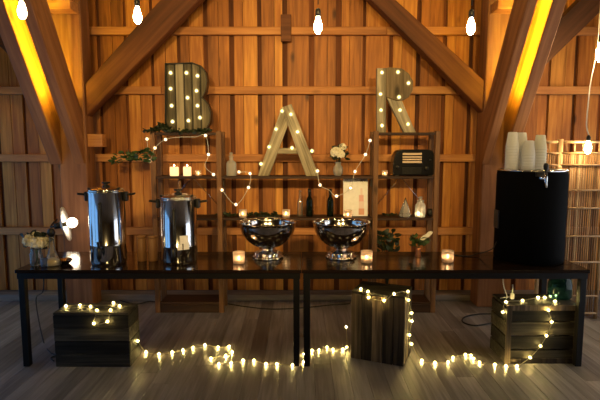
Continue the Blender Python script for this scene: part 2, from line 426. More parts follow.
# ================================================================ TABLES
TZ = .83; TY0 = 3.92; TY1 = 4.63
def table(x0, x1, label):
    t = thing('bar_table', label, 'table', ((x0+x1)/2, (TY0+TY1)/2, 0), 0, 'long dark bar tables')
    hw = (x1-x0)/2; hd = (TY1-TY0)/2
    b = MB()
    for i in range(4):
        y0 = -hd+i*(2*hd/4); b.box((-hw, y0+.0006, TZ-.028), (hw, y0+2*hd/4-.0006, TZ), .002)
    b.build('tabletop', M['table'], t)
    f = MB(); z0, z1 = TZ-.078, TZ-.028
    f.box((-hw+.01, -hd+.012, z0), (hw-.01, -hd+.052, z1)); f.box((-hw+.01, hd-.052, z0), (hw-.01, hd-.012, z1))
    f.box((-hw+.01, -hd+.052, z0), (-hw+.05, hd-.052, z1)); f.box((hw-.05, -hd+.052, z0), (hw-.01, hd-.052, z1))
    f.build('apron', M['tleg'], t)
    for sx in (-1, 1):
        for sy in (-1, 1):
            cx = sx*(hw-.042); cy = sy*(hd-.038)
            MB().box((cx-.026, cy-.026, 0), (cx+.026, cy+.026, z0), .003).build('leg', M['tleg'], t)
    return t
table(-2.335, .012, 'long dark table under the two coffee urns')
table(.016, 2.375, 'long dark table under the black drink dispenser')

# ================================================================ BAR SHELVING
SY0 = 5.27; SY1 = 5.57
ZS = (1.985, 1.515, 1.062, .12)                 # top faces of the boards
LX = (-1.605, -.845); RX = (.79, 1.50)
def tower(xr, label):
    t = thing('shelf_unit', label, 'shelf', ((xr[0]+xr[1])/2, (SY0+SY1)/2, 0), 0, 'open shelf towers against the back wall')
    hw = (xr[1]-xr[0])/2; hd = (SY1-SY0)/2; pw = .052
    for sx in (-1, 1):
        for sy in (-1, 1):
            cx = sx*(hw-pw/2); cy = sy*(hd-pw/2)
            MB().box((cx-pw/2, cy-pw/2, 0), (cx+pw/2, cy+pw/2, 2.0 if sy > 0 else 2.0), .003).build('post', M['spost'], t)
    for z in ZS:
        MB().box((-hw+pw+.0005, -hd+.004, z-.026), (hw-pw-.0005, hd-.004, z), .002).build('shelf', M['shelf'], t)
    MB().box((-hw+pw+.0005, -hd+.006, .0), (hw-pw-.0005, -hd+.026, .090), .002).build('kick_board', M['shelf'], t)
    w = MB(); yb = hd-.008
    for (za, zb) in ((ZS[1]-.03, ZS[2]+.01),):
        w.tube([(-hw+.056, yb, zb+.06), (-.006, yb, za), (.006, yb, za), (hw-.056, yb, zb+.06)], .004, 5)
    w.build('cross_bracing', M['steel'], t)
    return t
tower(LX, 'open wooden shelf tower below the letter B')
tower(RX, 'open wooden shelf tower below the letter R')
for z, lab in ((ZS[1], 'dark plank shelf carrying the letter A between the towers'), (ZS[2], 'dark plank shelf carrying bottles and a poster between the towers')):
    o = thing('shelf_board', lab, 'shelf', ((LX[1]+RX[0])/2, SY0, z-.026))
    hw = (RX[0]-LX[1])/2
    MB().box((-hw, .006, 0), (hw, SY1-SY0-.006, .026), .002).build('plank', M['shelf'], o)
    for sx in (-1, 1):
        g = MB(); xa = sx*hw; xb = sx*(hw-.09)
        a, b = sorted((xa, xb)); g.box((a, .1, -.008), (b, .2, 0)); 
        a, b = sorted((xa, sx*(hw-.008))); g.box((a, .1, -.09), (b, .2, -.008))
        g.build('bracket', M['tin'], o)

# ================================================================ MARQUEE LETTERS
def letter(ch, outline, holes, bulbs, Y0, depth, zbase, label, planks=True):
    pts = [P(x, y, Y0) for x, y in outline]
    cx = sum(p.x for p in pts)/len(pts)
    dz = zbase-min(p.z for p in pts)
    t = thing('marquee_letter', label, 'sign', (cx, Y0, zbase))
    loc = lambda x, y: (P(x, y, Y0).x-cx, P(x, y, Y0).z+dz-zbase)
    return t, loc
def face_planks(poly, xcuts, y0, y1, g=.0012):
    """clip polygon (x,z) into vertical planks"""
    def clip(pl, x, keep_right):
        out = []
        for i in range(len(pl)):
            a = pl[i]; b = pl[(i+1) % len(pl)]
            ia = (a[0] >= x) == keep_right; ib = (b[0] >= x) == keep_right
            if ia: out.append(a)
            if ia != ib:
                u = (x-a[0])/(b[0]-a[0]); out.append((x, a[1]+u*(b[1]-a[1])))
        return out
    m = MB(); xs = [-9]+xcuts+[9]
    for a, b in zip(xs, xs[1:]):
        q = clip(clip(poly, a+g, True), b-g, False)
        if len(q) > 2: m.prism(q, y0, y1)
    return m
def rim(loops, y0, y1, th=.008):
    m = MB()
    for lp in loops:
        n = len(lp)
        for i in range(n):
            a = Vector((lp[i][0], 0, lp[i][1])); b = Vector((lp[(i+1) % n][0], 0, lp[(i+1) % n][1]))
            d = (b-a).normalized(); e = d*th*.5
            m.bar((a.x-e.x, (y0+y1)/2, a.z-e.z), (b.x+e.x, (y0+y1)/2, b.z+e.z), y1-y0, th, up=(d.z, 0, -d.x))
    return m
ledmesh = None
def bulb_mesh(r, rc, core, halo, nm):
    m = MB(); m.ball((0, 0, 0), rc, 10, 6); n = len(m.bm.faces); m.ball((0, 0, 0), r, 12, 8)
    m.bm.faces.ensure_lookup_table()
    for f in m.bm.faces[n:]: f.material_index = 1
    o = m.build(nm, M[core]); me = o.data; me.materials.append(M[halo]); bpy.data.objects.remove(o); return me
MARQ = bulb_mesh(.024, .011, 'letterled', 'halo_y', 'bulb')
LED = bulb_mesh(.0165, .0065, 'led', 'halo_y', 'bulb')
GLOBE = bulb_mesh(.021, .009, 'warmled', 'halo_w', 'bulb')
def bulb(me, parent, loc):
    o = bpy.data.objects.new('bulb', me); C.objects.link(o); o.parent = parent; o.location = loc; return o

# B
YB = 5.33
outB = [(165, 65), (192, 64), (200, 67), (205, 73), (207, 82), (205.5, 92), (202, 99), (207.5, 105), (210.5, 114), (209.5, 124), (206, 130), (200, 134), (165, 134)]
_ = [(182, 80), (190, 80), (193, 85), (190, 92), (182, 92)]; hb2 = [(182, 106), (190, 106), (194, 112), (190, 118), (182, 118)]
t, loc = letter('B', outB, None, None, YB, .13, ZS[0], 'weathered wood marquee letter B with dark metal rim and lit bulbs')
poly = [loc(*p) for p in outB]
cuts = [loc(x, 100)[0] for x in (174.5, 183.5, 191.5, 200)]
fp = face_planks(poly, cuts, .045, .065, .009).build('wood_face', M['barnd'], t)
rim([poly], 0.0, .13).build('metal_rim', M['tin'], t)
MB().prism([((x-0)*.985, z*.985+.006) for x, z in poly], .0655, .075).build('back_plate', M['tin'], t)
for x, y in [(170, 74), (186, 74), (197, 77), (170, 90), (196, 92), (187, 99), (171, 107), (197, 107), (172, 123), (188, 122), (199.5, 119)]:
    q = loc(x, y); bulb(MARQ, t, (q[0], .024, q[1]))
# A : three planks
YA = 5.36
t, loc = letter('A', [(287, 104), (258, 175)], None, None, YA, .1, ZS[1], 'weathered plank marquee letter A with lit bulbs standing on the middle shelf')
def quad(pts, y0, y1, name, mm, d):
    m = MB().prism([loc(*p) for p in pts], y0, y1); bmesh.ops.recalc_face_normals(m.bm, faces=m.bm.faces[:])
    bmesh.ops.bevel(m.bm, geom=m.bm.edges[:], offset=.003, segments=1, affect='EDGES'); return orient(m.build(name, mm, t), d, 'z')
quad([(257.5, 175), (269, 175), (290, 118), (288, 104), (281.5, 106)], .03, .10, 'left_stroke', M['barn'], (.42, 0, 1))
quad([(306, 175), (319, 175), (291.5, 103), (284.5, 105.5), (284, 113)], -.01, .0295, 'right_stroke', M['barn'], (-.40, 0, 1))
quad([(274, 153), (303, 153), (301, 147), (276.5, 147)], .035, .09, 'crossbar', M['barn'], (1, 0, .02))
for x, y, dy in [(282, 110, .01), (291, 113.5, -.03), (276, 128, .01), (297.5, 131, -.03), (269, 146, .01), (292, 147, .015), (312, 150, .0), (261, 163, .01), (317, 170, -.03)]:
    q = loc(x, y); bulb(MARQ, t, (q[0], dy, q[1]))
# R
YR = 5.34
outR = [(377, 68), (390, 67), (402, 68), (409, 73), (413.5, 81), (413, 90), (409, 97), (403, 101), (416, 132.5), (404, 132.5), (388, 98), (386, 96), (386, 132.5), (377, 132.5)]
t, loc = letter('R', outR, None, None, YR, .1, ZS[0], 'weathered wood marquee letter R with lit bulbs on top of the right shelf tower')
quad([(377, 132.5), (386, 132.5), (386, 68), (377, 68)], .0, .07, 'stem', M['barn'], (0, 0, 1))
quad([(386.4, 97), (398, 100.5), (404, 100), (409, 97), (413, 90), (413.5, 81), (409, 73), (402, 68), (390, 67), (386.4, 67.5)], .012, .06, 'bowl', M['barnr'], (0, 0, 1))
quad([(404, 132.5), (416, 132.5), (402, 100.8), (398, 101.2), (387, 97.8)], .0, .065, 'diagonal_leg', M['barn'], (-.4, 0, 1))
for x, y in [(382, 72.5), (398, 72), (408.5, 83), (380.5, 94), (399, 97), (400, 110), (381, 110), (382, 125.5), (408, 124)]:
    q = loc(x, y); bulb(MARQ, t, (q[0], -.001, q[1]))

# ================================================================ STRING LIGHTS
def smooth_path(pts, k=6, jit=0.0, sag=0.0):
    out = []; n = len(pts)
    for i in range(n-1):
        p0 = pts[max(i-1, 0)]; p1 = pts[i]; p2 = pts[i+1]; p3 = pts[min(i+2, n-1)]
        for j in range(k):
            t = j/k; t2 = t*t; t3 = t2*t
            v = .5*((2*p1)+(p2-p0)*t+(2*p0-5*p1+4*p2-p3)*t2+(3*p1-p0-3*p2+p3)*t3)
            v.z -= sag*math.sin(PI*t)
            out.append(v)
    out.append(pts[-1]); return out
def string(label, pts, me, r=.003, wm='fairywire', floor=False, group=None, name='string_lights', skip=(), lift=0.0):
    """pts: world points, a bulb at each"""
    t = thing(name, label, 'string lights', tuple(pts[0]), 0, group); o = pts[0].copy()
    path = smooth_path([p-o for p in pts], 6)
    MB().tube(path, r, 5).build('wire', M[wm], t)
    for i, p in enumerate(pts):
        if i not in skip: bulb(me, t, p-o)
    return t
FZ = .013
# crates first, the strings lie on them
def crate(label, loc, rz, w, d, h, upright=False, gap=.004, np=4, cat='crate'):
    t = thing('wooden_crate', label, cat, loc, rz); mm = M['crate_lit'] if upright else M['crate']; th = .018
    # origin = front left bottom corner; front = -y side (y=0)
    def panel(name, x0, x1, y0, y1, alongx):
        b = MB()
        if upright:
            a0, a1 = (x0, x1) if alongx else (y0, y1)
            for i in range(np):
                p = a0+(a1-a0)*i/np; q = a0+(a1-a0)*(i+1)/np-gap; dz = random.uniform(0, .006)
                if alongx: b.box((p, y0+random.uniform(0, .003), 0.0), (q, y1, h-th-.001-dz), .002)
                else: b.box((x0, p, 0.0), (x1-random.uniform(0, .003), q, h-th-.001-dz), .002)
        else:
            for i in range(np):
                p = (h-th-.001)*i/np; q = (h-th-.001)*(i+1)/np-gap
                b.box((x0+random.uniform(0, .004), y0+(random.uniform(0, .004) if alongx else 0), p), (x1-random.uniform(0, .004), y1, q), .002)
        return b.build(name, mm, t)
    panel('front_panel', 0, w, 0, th, True); panel('back_panel', 0, w, d-th, d, True)
    panel('end_panel', 0, th, th+.001, d-th-.001, False); panel('end_panel', w-th, w, th+.001, d-th-.001, False)
    b = MB(); n = 3
    for i in range(n): b.box((.002, .001+(d-.002)*i/n, h-th), (w-.002, .001+(d-.002)*(i+1)/n-.003, h), .002)
    b.build('top_panel', M['crate'], t)
    for sx in (0, 1):
        for sy in (0, 1):
            x = th+.001 if sx == 0 else w-th-.031; y = th+.001 if sy == 0 else d-th-.031
            MB().box((x, y, 0), (x+.03, y+.03, h-th-.002)).build('corner_post', mm, t)
    return t
a = F(55.5, 367, 0); b_ = F(130.5, 367, 0); LCY = a.y; LCH = P(56, 313, LCY).z; LCX0, LCX1 = a.x, b_.x
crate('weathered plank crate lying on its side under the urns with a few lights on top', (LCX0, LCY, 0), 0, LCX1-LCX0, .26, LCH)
a = F(351, 360.5, 0); b_ = F(403.5, 367, 0); MRZ = math.radians(-23); MW = .46; MH = P(403, 297, b_.y).z
MA = b_-Vector((math.cos(MRZ), math.sin(MRZ), 0))*MW; MD = .34
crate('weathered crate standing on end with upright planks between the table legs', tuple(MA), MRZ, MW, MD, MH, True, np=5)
a = F(504, 363, 0); b_ = F(577, 363, 0); RCY = a.y; RCX0, RCX1 = a.x, b_.x; RCH = P(540, 305, RCY).z
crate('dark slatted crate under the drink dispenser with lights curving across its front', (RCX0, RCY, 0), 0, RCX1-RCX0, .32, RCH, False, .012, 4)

rc = bpy.data.objects['wooden_crate.002']
m = MB(); W_ = RCX1-RCX0
m.box((0, -.016, 0), (.045, -.0005, RCH-.001), .002); m.box((W_-.045, -.016, 0), (W_, -.0005, RCH-.001), .002)
m.box((.0455, -.014, RCH-.045), (W_-.0455, -.0005, RCH-.001), .002); m.box((.0455, -.014, 0), (W_-.0455, -.0005, .045), .002)
m.build('front_frame', M['crate_lit'], rc)
def onL(px, py): return F(px, py, LCH+FZ)
def frontL(px, py): return P(px, py, LCY-FZ)
s1 = [onL(66, 306), onL(80, 305.2), onL(90.5, 306.4), onL(97, 310.3), frontL(94, 323.5), frontL(107.5, 321.5), onL(110.5, 310.3), onL(119.5, 306), onL(113.5, 303.0)]
string('string of nine fairy lights looped over the crate below the urns', s1, LED)
def fl(px, py): return F(px, py, FZ)
cx1 = LCX1+FZ
s2 = [Vector((cx1, LCY+.16, P(137, 341, LCY+.16).z)), fl(146, 352), fl(159, 354), fl(172, 352), fl(183, 350), fl(193, 347.5), fl(205, 345), fl(218, 347), fl(229, 346.5), fl(232, 352), fl(225.6, 355.6), fl(211, 358.3), fl(219, 364), fl(231, 363), fl(243, 360.3), fl(254, 360.5), fl(266, 364), fl(277, 364), fl(292.5, 365), fl(303.5, 362), fl(304, 354), fl(312, 350.5), fl(319, 350), fl(327, 347), fl(333, 349.5), fl(343, 349)]
lf = MA+Vector((-.02*math.cos(MRZ)-.0, .10, 0))
s2 += [Vector((lf.x-.005, lf.y+.02, P(348, 347, lf.y+.02).z)), Vector((lf.x-.01, lf.y+.04, P(348, 327, lf.y+.04).z))]
s2[-2].z = max(s2[-2].z, FZ)
string('string of fairy lights snaking along the floor from the left crate to the upright crate', s2, LED)
# middle crate : local helper
ex = Vector((math.cos(MRZ), math.sin(MRZ), 0)); ey = Vector((-math.sin(MRZ), math.cos(MRZ), 0))
def onM(px, py): return F(px, py, MH+FZ)
def mfront(px, py):
    d = Vector(ray(px, py)); o = Vector((0, 0, EYE)); n = -ey; p0 = MA-ey*FZ
    u = (p0-o).dot(n)/d.dot(n); return o+d*u
def mright(px, py):
    d = Vector(ray(px, py)); o = Vector((0, 0, EYE)); p0 = MA+ex*(MW+FZ)
    u = (p0-o).dot(ex)/d.dot(ex); return o+d*u
def mr(k, py):                                  # on the right side, at fraction k of the depth
    p = MA+ex*(MW+FZ)+ey*(MD*k); return Vector((p.x, p.y, P(400, py, p.y).z))
s3 = [onM(361, 289), onM(368, 291.5), mfront(368.5, 297.5), mfront(384, 300.5), onM(394, 293.8), onM(408, 291.5), mr(.25, 300), mr(.75, 313), mr(.8, 321), mr(.5, 335), mr(.85, 344)]
s3 += [fl(422, 360.5), fl(435, 362.6), fl(448, 362), fl(453, 357.5), fl(465.5, 354.6), fl(471, 355.3), fl(473.6, 358.8), fl(479.5, 362.3), fl(495, 364.5), fl(506, 366), fl(517, 366)]
s3[4:4] = []
def frontR(px, py): return P(px, py, RCY-.016-FZ)
def onR(px, py): return F(px, py, RCH+FZ)
s3 += [frontR(530, 357.5), frontR(540.5, 346), frontR(546.4, 335.7), frontR(551.7, 322), frontR(548.5, 310), onR(555, 301.5), onR(556, 295.5), onR(550.6, 296.3), onR(544.7, 297.5), onR(538, 297.5), onR(522.6, 300.6), onR(506, 302), Vector((RCX0-FZ, RCY+.04, P(499, 312, RCY+.04).z))]
string('long string of fairy lights from the upright crate over the floor to the slatted crate', s3, LED)
# warm globes on the shelving
WYS = SY0-.024
def w(px, py, y=WYS): return P(px, py, y)
string('warm globe lights wound round the left post of the tower below B', [w(147, 139), w(149.5, 161), w(155, 148), w(165.5, 139.5), w(180, 137), w(195, 137), w(205.5, 135.5), w(208.5, 154.5), w(205, 166), w(213.5, 174.5)], GLOBE, .003, 'wcable', skip=(4, 5, 8), group='warm globe strings on the shelving')
string('warm globe lights sagging below the plank shelf left of the letter A', [w(222, 190), w(236, 204.5), w(248.5, 187.5), w(250, 173.5), w(239, 172)], GLOBE, .003, 'wcable', group='warm globe strings on the shelving')
string('warm globe lights hanging in front of the poster and up the right tower post', [w(317.5, 171), w(320, 185), w(329, 190), w(336.5, 196), w(350.5, 188), w(355, 171.5), w(365.5, 154.5), w(370, 140.5)], GLOBE, .003, 'wcable', skip=(2,), group='warm globe strings on the shelving')

# ================================================================ PENDANT BULBS
def pendant(px, py, Y, label, s=1.0, em='edison'):
    c = P(px, py, Y); t = thing('pendant_bulb', label, 'light bulb', tuple(c), 0, 'hanging filament bulbs')
    MB().lathe([(0, -.068), (.014, -.064), (.027, -.045), (.032, -.018), (.030, .008), (.021, .036), (.0145, .056), (.0135, .062), (0, .062)], 20).build('glass_bulb', M[em], t)
    MB().lathe([(.0165, .0625), (.021, .066), (.021, .105), (.017, .118), (.007, .125), (0, .125)], 16).build('socket', M['blackpl'], t)
    MB().tube([(0, 0, .125), (.004, 0, .6), (0, 0, 4.299-c.z)], .0035, 6).build('cord', M['cable'], t)
    for ch in t.children:
        if ch.name.startswith(('glass', 'socket')): ch.scale = (s, s, s)
    return t
pendant(22, 10, 3.1, 'glowing filament bulb hanging in front of the left struts', .82)
pendant(137.5, 15, 3.2, 'glowing filament bulb hanging over the left diagonal brace', .82)
pendant(318, 25, 3.2, 'glowing filament bulb hanging near the middle of the plank wall', .82)
pendant(471, 26, 3.2, 'glowing filament bulb hanging beside the right struts', .82)
pendant(601, 52, 4.75, 'glowing filament bulb cut by the right edge of the picture, high up', 1.35, 'edison2')
# low bulb by the bamboo screen on a pale twisted cord
c = P(588, 147, 4.95); t = thing('pendant_bulb', 'glowing bulb on a long pale cord low in front of the bamboo screen', 'light bulb', tuple(c), 0, 'hanging filament bulbs')
MB().lathe([(0, -.068), (.014, -.064), (.027, -.045), (.032, -.018), (.030, .008), (.021, .036), (.0145, .056), (0, .062)], 20).build('glass_bulb', M['edison2'], t)
MB().lathe([(.0165, .0625), (.02, .066), (.02, .1), (.007, .12), (0, .12)], 16).build('socket', M['blackpl'], t)
pth = [Vector((0, 0, .12)), P(586.5, 125, 4.95)-c, P(588, 105, 4.95)-c, P(591, 80, 4.95)-c, P(597, 50, 4.95)-c, P(601, 0, 4.95)-c]; pth.append(Vector((pth[-1].x+.02, 0, 4.299-c.z)))
MB().tube(smooth_path(pth, 5), .006, 6).build('cord', M['wcable'], t)

# ================================================================ COFFEE URNS
def urn(px, py, hw_px, top_py, label, sticker=False):
    g = F(px, py, TZ); R = hw_px/FPX*g.y*1.0; H = P(px, top_py, g.y-R*.3).z-TZ
    t = thing('coffee_urn', label, 'coffee urn', tuple(back(g, R*.95)), 0, 'polished coffee urns')
    R *= (g.y+R)/g.y
    b = MB(); b.lathe([(R*.94, .0), (R*.96, .012), (R*.985, .02), (R, .03), (R, H*.27), (R*1.012, H*.275), (R*1.012, H*.29), (R, H*.295), (R, H-.012), (R*1.03, H-.006), (R*1.03, H), (R*.98, H+.004), (R*.9, H)], 56)
    b.build('body', M['steel'], t)
    b = MB(); b.lathe([(R*.99, H+.0045), (R*.99, H+.012), (R*.9, H+.024), (R*.45, H+.036), (R*.12, H+.038), (0, H+.038)], 48); lid = b.build('lid', M['steel'], t)
    MB().lathe([(R*.2, H+.0385), (R*.22, H+.046), (R*.10, H+.052), (R*.10, H+.060), (R*.24, H+.068), (R*.22, H+.078), (0, H+.080)], 24).build('knob', M['blackpl'], lid)
    for s in (-1, 1):
        MB().box((s*R*1.0 if s > 0 else -R*1.22, -.028, H-.085), (R*1.22 if s > 0 else -R*1.0, .028, H-.004), .008).bar((s*R*1.2, 0, H-.030), (s*R*1.62, 0, H-.022), .05, .018, bev=.006).build('side_handle', M['blackpl'], t)
        MB().bar((s*R*.62, -R*.35, H+.012), (s*R*.9, -R*.35, H+.028), .03, .02, bev=.004).build('lid_clip', M['blackpl'], lid)
    # tap near the foot, facing the room
    b = MB(); zt = H*.22
    b.tube([(0, -R*.99, zt), (0, -R-.05, zt)], .014, 12); b.lathe([(.018, zt-.055), (.020, zt-.02), (.020, zt+.03), (.012, zt+.04), (0, zt+.04)], 16, (0, -R-.055, 0)).tube([(0, -R-.055, zt-.03), (0, -R-.06, zt-.075)], [.012, .009], 12)
    b.build('tap', M['blackpl'], t); MB().bar((0, -R-.055, zt+.0405), (0, -R-.07, zt+.09), .02, .012, up=(0, 1, 0), bev=.003).build('tap_lever', M['blackpl'], t)
    # sight glass
    m = MB(); m.box((-.013, -R-.014, H*.34), (.013, -R+.002, H*.86), .004); m.build('sight_gauge', M['tin'], t)
    MB().tube([(0, -R-.016, H*.36), (0, -R-.016, H*.84)], .005, 8).build('gauge_tube', M['clear'], t)
    if sticker:
        for i, (ang, z, ww, hh) in enumerate(((.50, H*.40, .07, .07), (.62, H*.30, .05, .06), (.27, H*.29, .04, .05))):
            m = MB(); n = 5; vv = []
            for k in range(n+1):
                a_ = -PI/2+ang+(k/n-.5)*ww/R
                vv.append((m.bm.verts.new((math.cos(a_)*(R+.0025), math.sin(a_)*(R+.0025), z-hh/2)), m.bm.verts.new((math.cos(a_)*(R+.0025), math.sin(a_)*(R+.0025), z+hh/2))))
            for k in range(n): m.bm.faces.new((vv[k][0], vv[k+1][0], vv[k+1][1], vv[k][1]))
            m.build('paper_label', M['paper'], t, fix=True)
    return t
urn(109.5, 267, 17.6, 193, 'tall polished coffee urn at the left, without paper labels')
urn(180, 266, 18, 200.5, 'polished coffee urn with white paper labels near its foot', True)

# ================================================================ PUNCH BOWLS
def bowl(px, py, label):
    g = F(px, py, TZ); t = thing('punch_bowl', label, 'punch bowl', tuple(back(g, .09)), 0, 'silver punch bowls')
    R = .262
    b = MB(); z0 = .095; zt = P(px, 221.5, g.y+.09).z-TZ
    Hh = zt-z0
    prof = []
    for i in range(13):
        a_ = i/12*PI/2; prof.append((.035+(R*.965-.035)*math.sin(a_)**.9, z0+Hh*.96*(1-math.cos(a_))**.85))
    prof += [(R, zt-.004), (R*1.004, zt), (R*.985, zt+.001)]
    inner = [(r_*.965, z_+.004) for r_, z_ in reversed(prof[1:13])]; inner.append((0, inner[-1][1]))
    b.lathe(prof+inner, 64).build('bowl', M['silver'], t)
    b = MB()
    n = 48; rings = []
    fp = [(.128, 0), (.135, .008), (.130, .02), (.112, .034), (.120, .046), (.104, .06), (.064, .072), (.050, .08), (.062, .088), (.05, .0945)]
    for r_, z_ in fp:
        am = .07 if z_ < .065 else .03
        rings.append([b.bm.verts.new((math.cos(2*PI*k/n)*r_*(1+am*math.cos(8*2*PI*k/n)), math.sin(2*PI*k/n)*r_*(1+am*math.cos(8*2*PI*k/n)), z_)) for k in range(n)])
    for A, B in zip(rings, rings[1:]):
        for k in range(n): b.bm.faces.new((A[k], A[(k+1) % n], B[(k+1) % n], B[k])).smooth = True
    b.bm.faces.new(rings[0][::-1]); b.bm.faces.new(rings[-1])
    b.build('foot', M['silver'], t)
    return t
bowl(268, 260, 'silver punch bowl on a fluted foot, right beside the labelled urn, on the left table')
bowl(341, 260, 'silver punch bowl on a fluted foot on the right table')

# ================================================================ CANDLES
def votive(p, label, s=1.0, group='small glass votive candles'):
    t = thing('votive_candle', label, 'candle', tuple(p), 0, group)
    R = .050*s; H = .100*s; n = 24; b = MB(); ro = []; ri = []
    prof = [(R*.9, 0), (R*.97, .006), (R, H*.5), (R*1.02, H)]
    for r_, z_ in prof: ro.append([b.bm.verts.new((math.cos(2*PI*k/n)*r_*(1+.02*(k % 2)), math.sin(2*PI*k/n)*r_*(1+.02*(k % 2)), z_)) for k in range(n)])
    for r_, z_ in ((R*.93, H), (R*.88, H*.4), (R*.8, .008)): ro.append([b.bm.verts.new((math.cos(2*PI*k/n)*r_, math.sin(2*PI*k/n)*r_, z_)) for k in range(n)])
    for A, B in zip(ro, ro[1:]):
        for k in range(n): b.bm.faces.new((A[k], A[(k+1) % n], B[(k+1) % n], B[k])).smooth = True
    b.bm.faces.new(ro[0][::-1]); b.bm.faces.new(ro[-1])
    b.build('glass_cup', M['votive'], t)
    MB().lathe([(R*.74, .009), (R*.78, H*.30), (R*.2, H*.28), (0, H*.28)], 20).build('wax', M['wax'], t)
    MB().lathe([(0, H*.3), (.006*s, H*.37), (.0075*s, H*.45), (.004*s, H*.6), (0, H*.72)], 10).build('flame', M['flame'], t)
    return t
v0 = votive(back(F(239, 264.5, TZ), .05), 'lit votive candle between the labelled urn and the punch bowl', 1.0)
dup(v0, back(F(366.5, 263.5, TZ), .05), 'lit votive candle just right of the right punch bowl')
dup(v0, back(F(447.5, 263, TZ), .05), 'lit votive candle between the copper vase and the drink dispenser')
def on_shelf(px, zi, y=5.36): return Vector((P(px, 180, y).x, y, ZS[zi]))
v1 = votive(on_shelf(242.5, 2, 5.33), 'lit votive candle on the lower shelf left above a punch bowl, in the garland', .85)
dup(v1, on_shelf(286, 2, 5.33), 'lit votive candle on the lower shelf beside the clear bottle')
dup(v1, on_shelf(348.5, 2, 5.295), 'lit votive candle on the lower shelf in front of the poster')
v2 = votive(on_shelf(198.5, 1, 5.36), 'small tealight glass on the left tower beside the cream pillar candle', .62, 'tealight glasses on the shelves')
dup(v2, on_shelf(384.5, 1, 5.34), 'small tealight glass on the right tower beside the radio')
def pillar(px, lit, r, h, label):
    t = thing('pillar_candle', label, 'candle', tuple(on_shelf(px, 1, 5.40)), 0, 'pillar candles on the left tower')
    MB().lathe([(r*.97, 0), (r, .004), (r, h-.006), (r*.9, h), (r*.5, h-.012), (0, h-.014)], 28).build('wax', M['waxlit'] if lit else M['wax'], t)
    MB().tube([(0, 0, h-.015), (.002, 0, h+.006)], .002, 5).build('wick', M['cable'], t)
    if lit: MB().lathe([(0, h+.0065), (.005, h+.010), (.006, h+.015), (.003, h+.022), (0, h+.026)], 10).build('flame', M['flame'], t)
    return t
pillar(174.5, True, .048, .098, 'glowing white pillar candle, the left one of the pair on the left tower shelf')
pillar(187.5, True, .044, .100, 'glowing cream pillar candle, the right one of the pair on the left tower shelf')

# ================================================================ BOTTLES AND GLASSWARE
def bottle(pos, prof, mm, label, cap=None, group=None, name='bottle', cat='bottle'):
    t = thing(name, label, cat, tuple(pos), 0, group)
    MB().lathe(prof, 28, close=False).build('glass_body', mm, t)
    if cap: MB().lathe(cap[0], 18).build(cap[1], cap[2], t)
    return t
wine = lambda s: [(0, .0), (.034*s, .002), (.037*s, .01), (.037*s, .17*s), (.032*s, .195*s), (.016*s, .225*s), (.0145*s, .29*s), (.017*s, .292*s), (.017*s, .305*s), (0, .306*s)]
capw = lambda s: ([(.0178*s, .25*s), (.0178*s, .308*s), (0, .309*s)], 'foil', M['blackpl'])
bottle(on_shelf(309.5, 2, 5.40), wine(1.0), M['greenglass'], 'dark wine bottle beside the clear bottle on the lower shelf', capw(1.0), 'dark wine bottles')
bottle(on_shelf(330.5, 2, 5.40), wine(1.0), M['greenglass'], 'dark wine bottle left of the poster on the lower shelf', capw(1.0), 'dark wine bottles')
bottle(on_shelf(300, 2, 5.42), [(0, 0), (.028, .002), (.030, .01), (.030, .16), (.014, .20), (.013, .275), (.016, .277), (.016, .288), (0, .289)], M['clear'], 'slim clear glass bottle beside the dark wine bottle')
bottle(on_shelf(231.5, 1, 5.40), [(0, 0), (.052, .002), (.056, .01), (.056, .13), (.05, .15), (.021, .17), (.019, .205), (.026, .21), (.026, .222), (0, .223)], M['milky'], 'squat clear decanter on the plank shelf left of the letter A', ([(.0, .2235), (.012, .224), (.018, .236), (.017, .252), (0, .258)], 'stopper', M['milky']), None, 'decanter', 'decanter')
# tan bottle standing on the lower shelf of the left tower, its neck above the second urn
bottle(on_shelf(179.5, 2, 5.42), [(0, 0), (.04, .002), (.042, .01), (.042, .20), (.035, .235), (.025, .27), (.021, .34), (.017, .405), (.019, .41), (0, .413)], M['amberwood'], 'tan bottle whose neck rises behind the labelled urn')
# amber canisters on the tower shelf seen between urns
def canister(px, label):
    p = F(px, 262, TZ); t = thing('canister', label, 'canister', (p.x, p.y+.05, TZ), 0, 'brown canisters between the urns')
    h = P(px, 237, p.y).z-TZ
    MB().lathe([(.037, 0), (.039, .005), (.039, h-.02), (.036, h-.017), (0, h-.017)], 24).build('body', M['amberwood'], t)
    MB().lathe([(.041, h-.0165), (.041, h), (.036, h+.004), (0, h+.004)], 24).build('lid', M['amberwood'], t)
canister(140.3, 'brown wooden canister beside the tall unlabelled urn')
canister(151.5, 'brown wooden canister beside the labelled urn')
# jar with a candle on the right tower
p = on_shelf(421, 2, 5.34)
t = bottle(p, [(0, 0), (.052, .002), (.056, .01), (.056, .12), (.05, .145), (.036, .158), (.036, .175), (0, .176)], M['milky'], 'clear glass lidded jar with a tealight on the right tower', ([(.040, .1765), (.040, .188), (.014, .196), (.014, .204), (.022, .212), (.018, .226), (0, .23)], 'lid', M['milky']), None, 'glass_jar', 'jar')
MB().lathe([(.02, .004), (.02, .03), (0, .03)], 14, (-.02, -.01, 0)).build('tealight', M['wax'], t); MB().ball((-.02, -.01, .042), .009, 10, 8, (1, 1, 1.4)).build('flame', M['flame'], t)
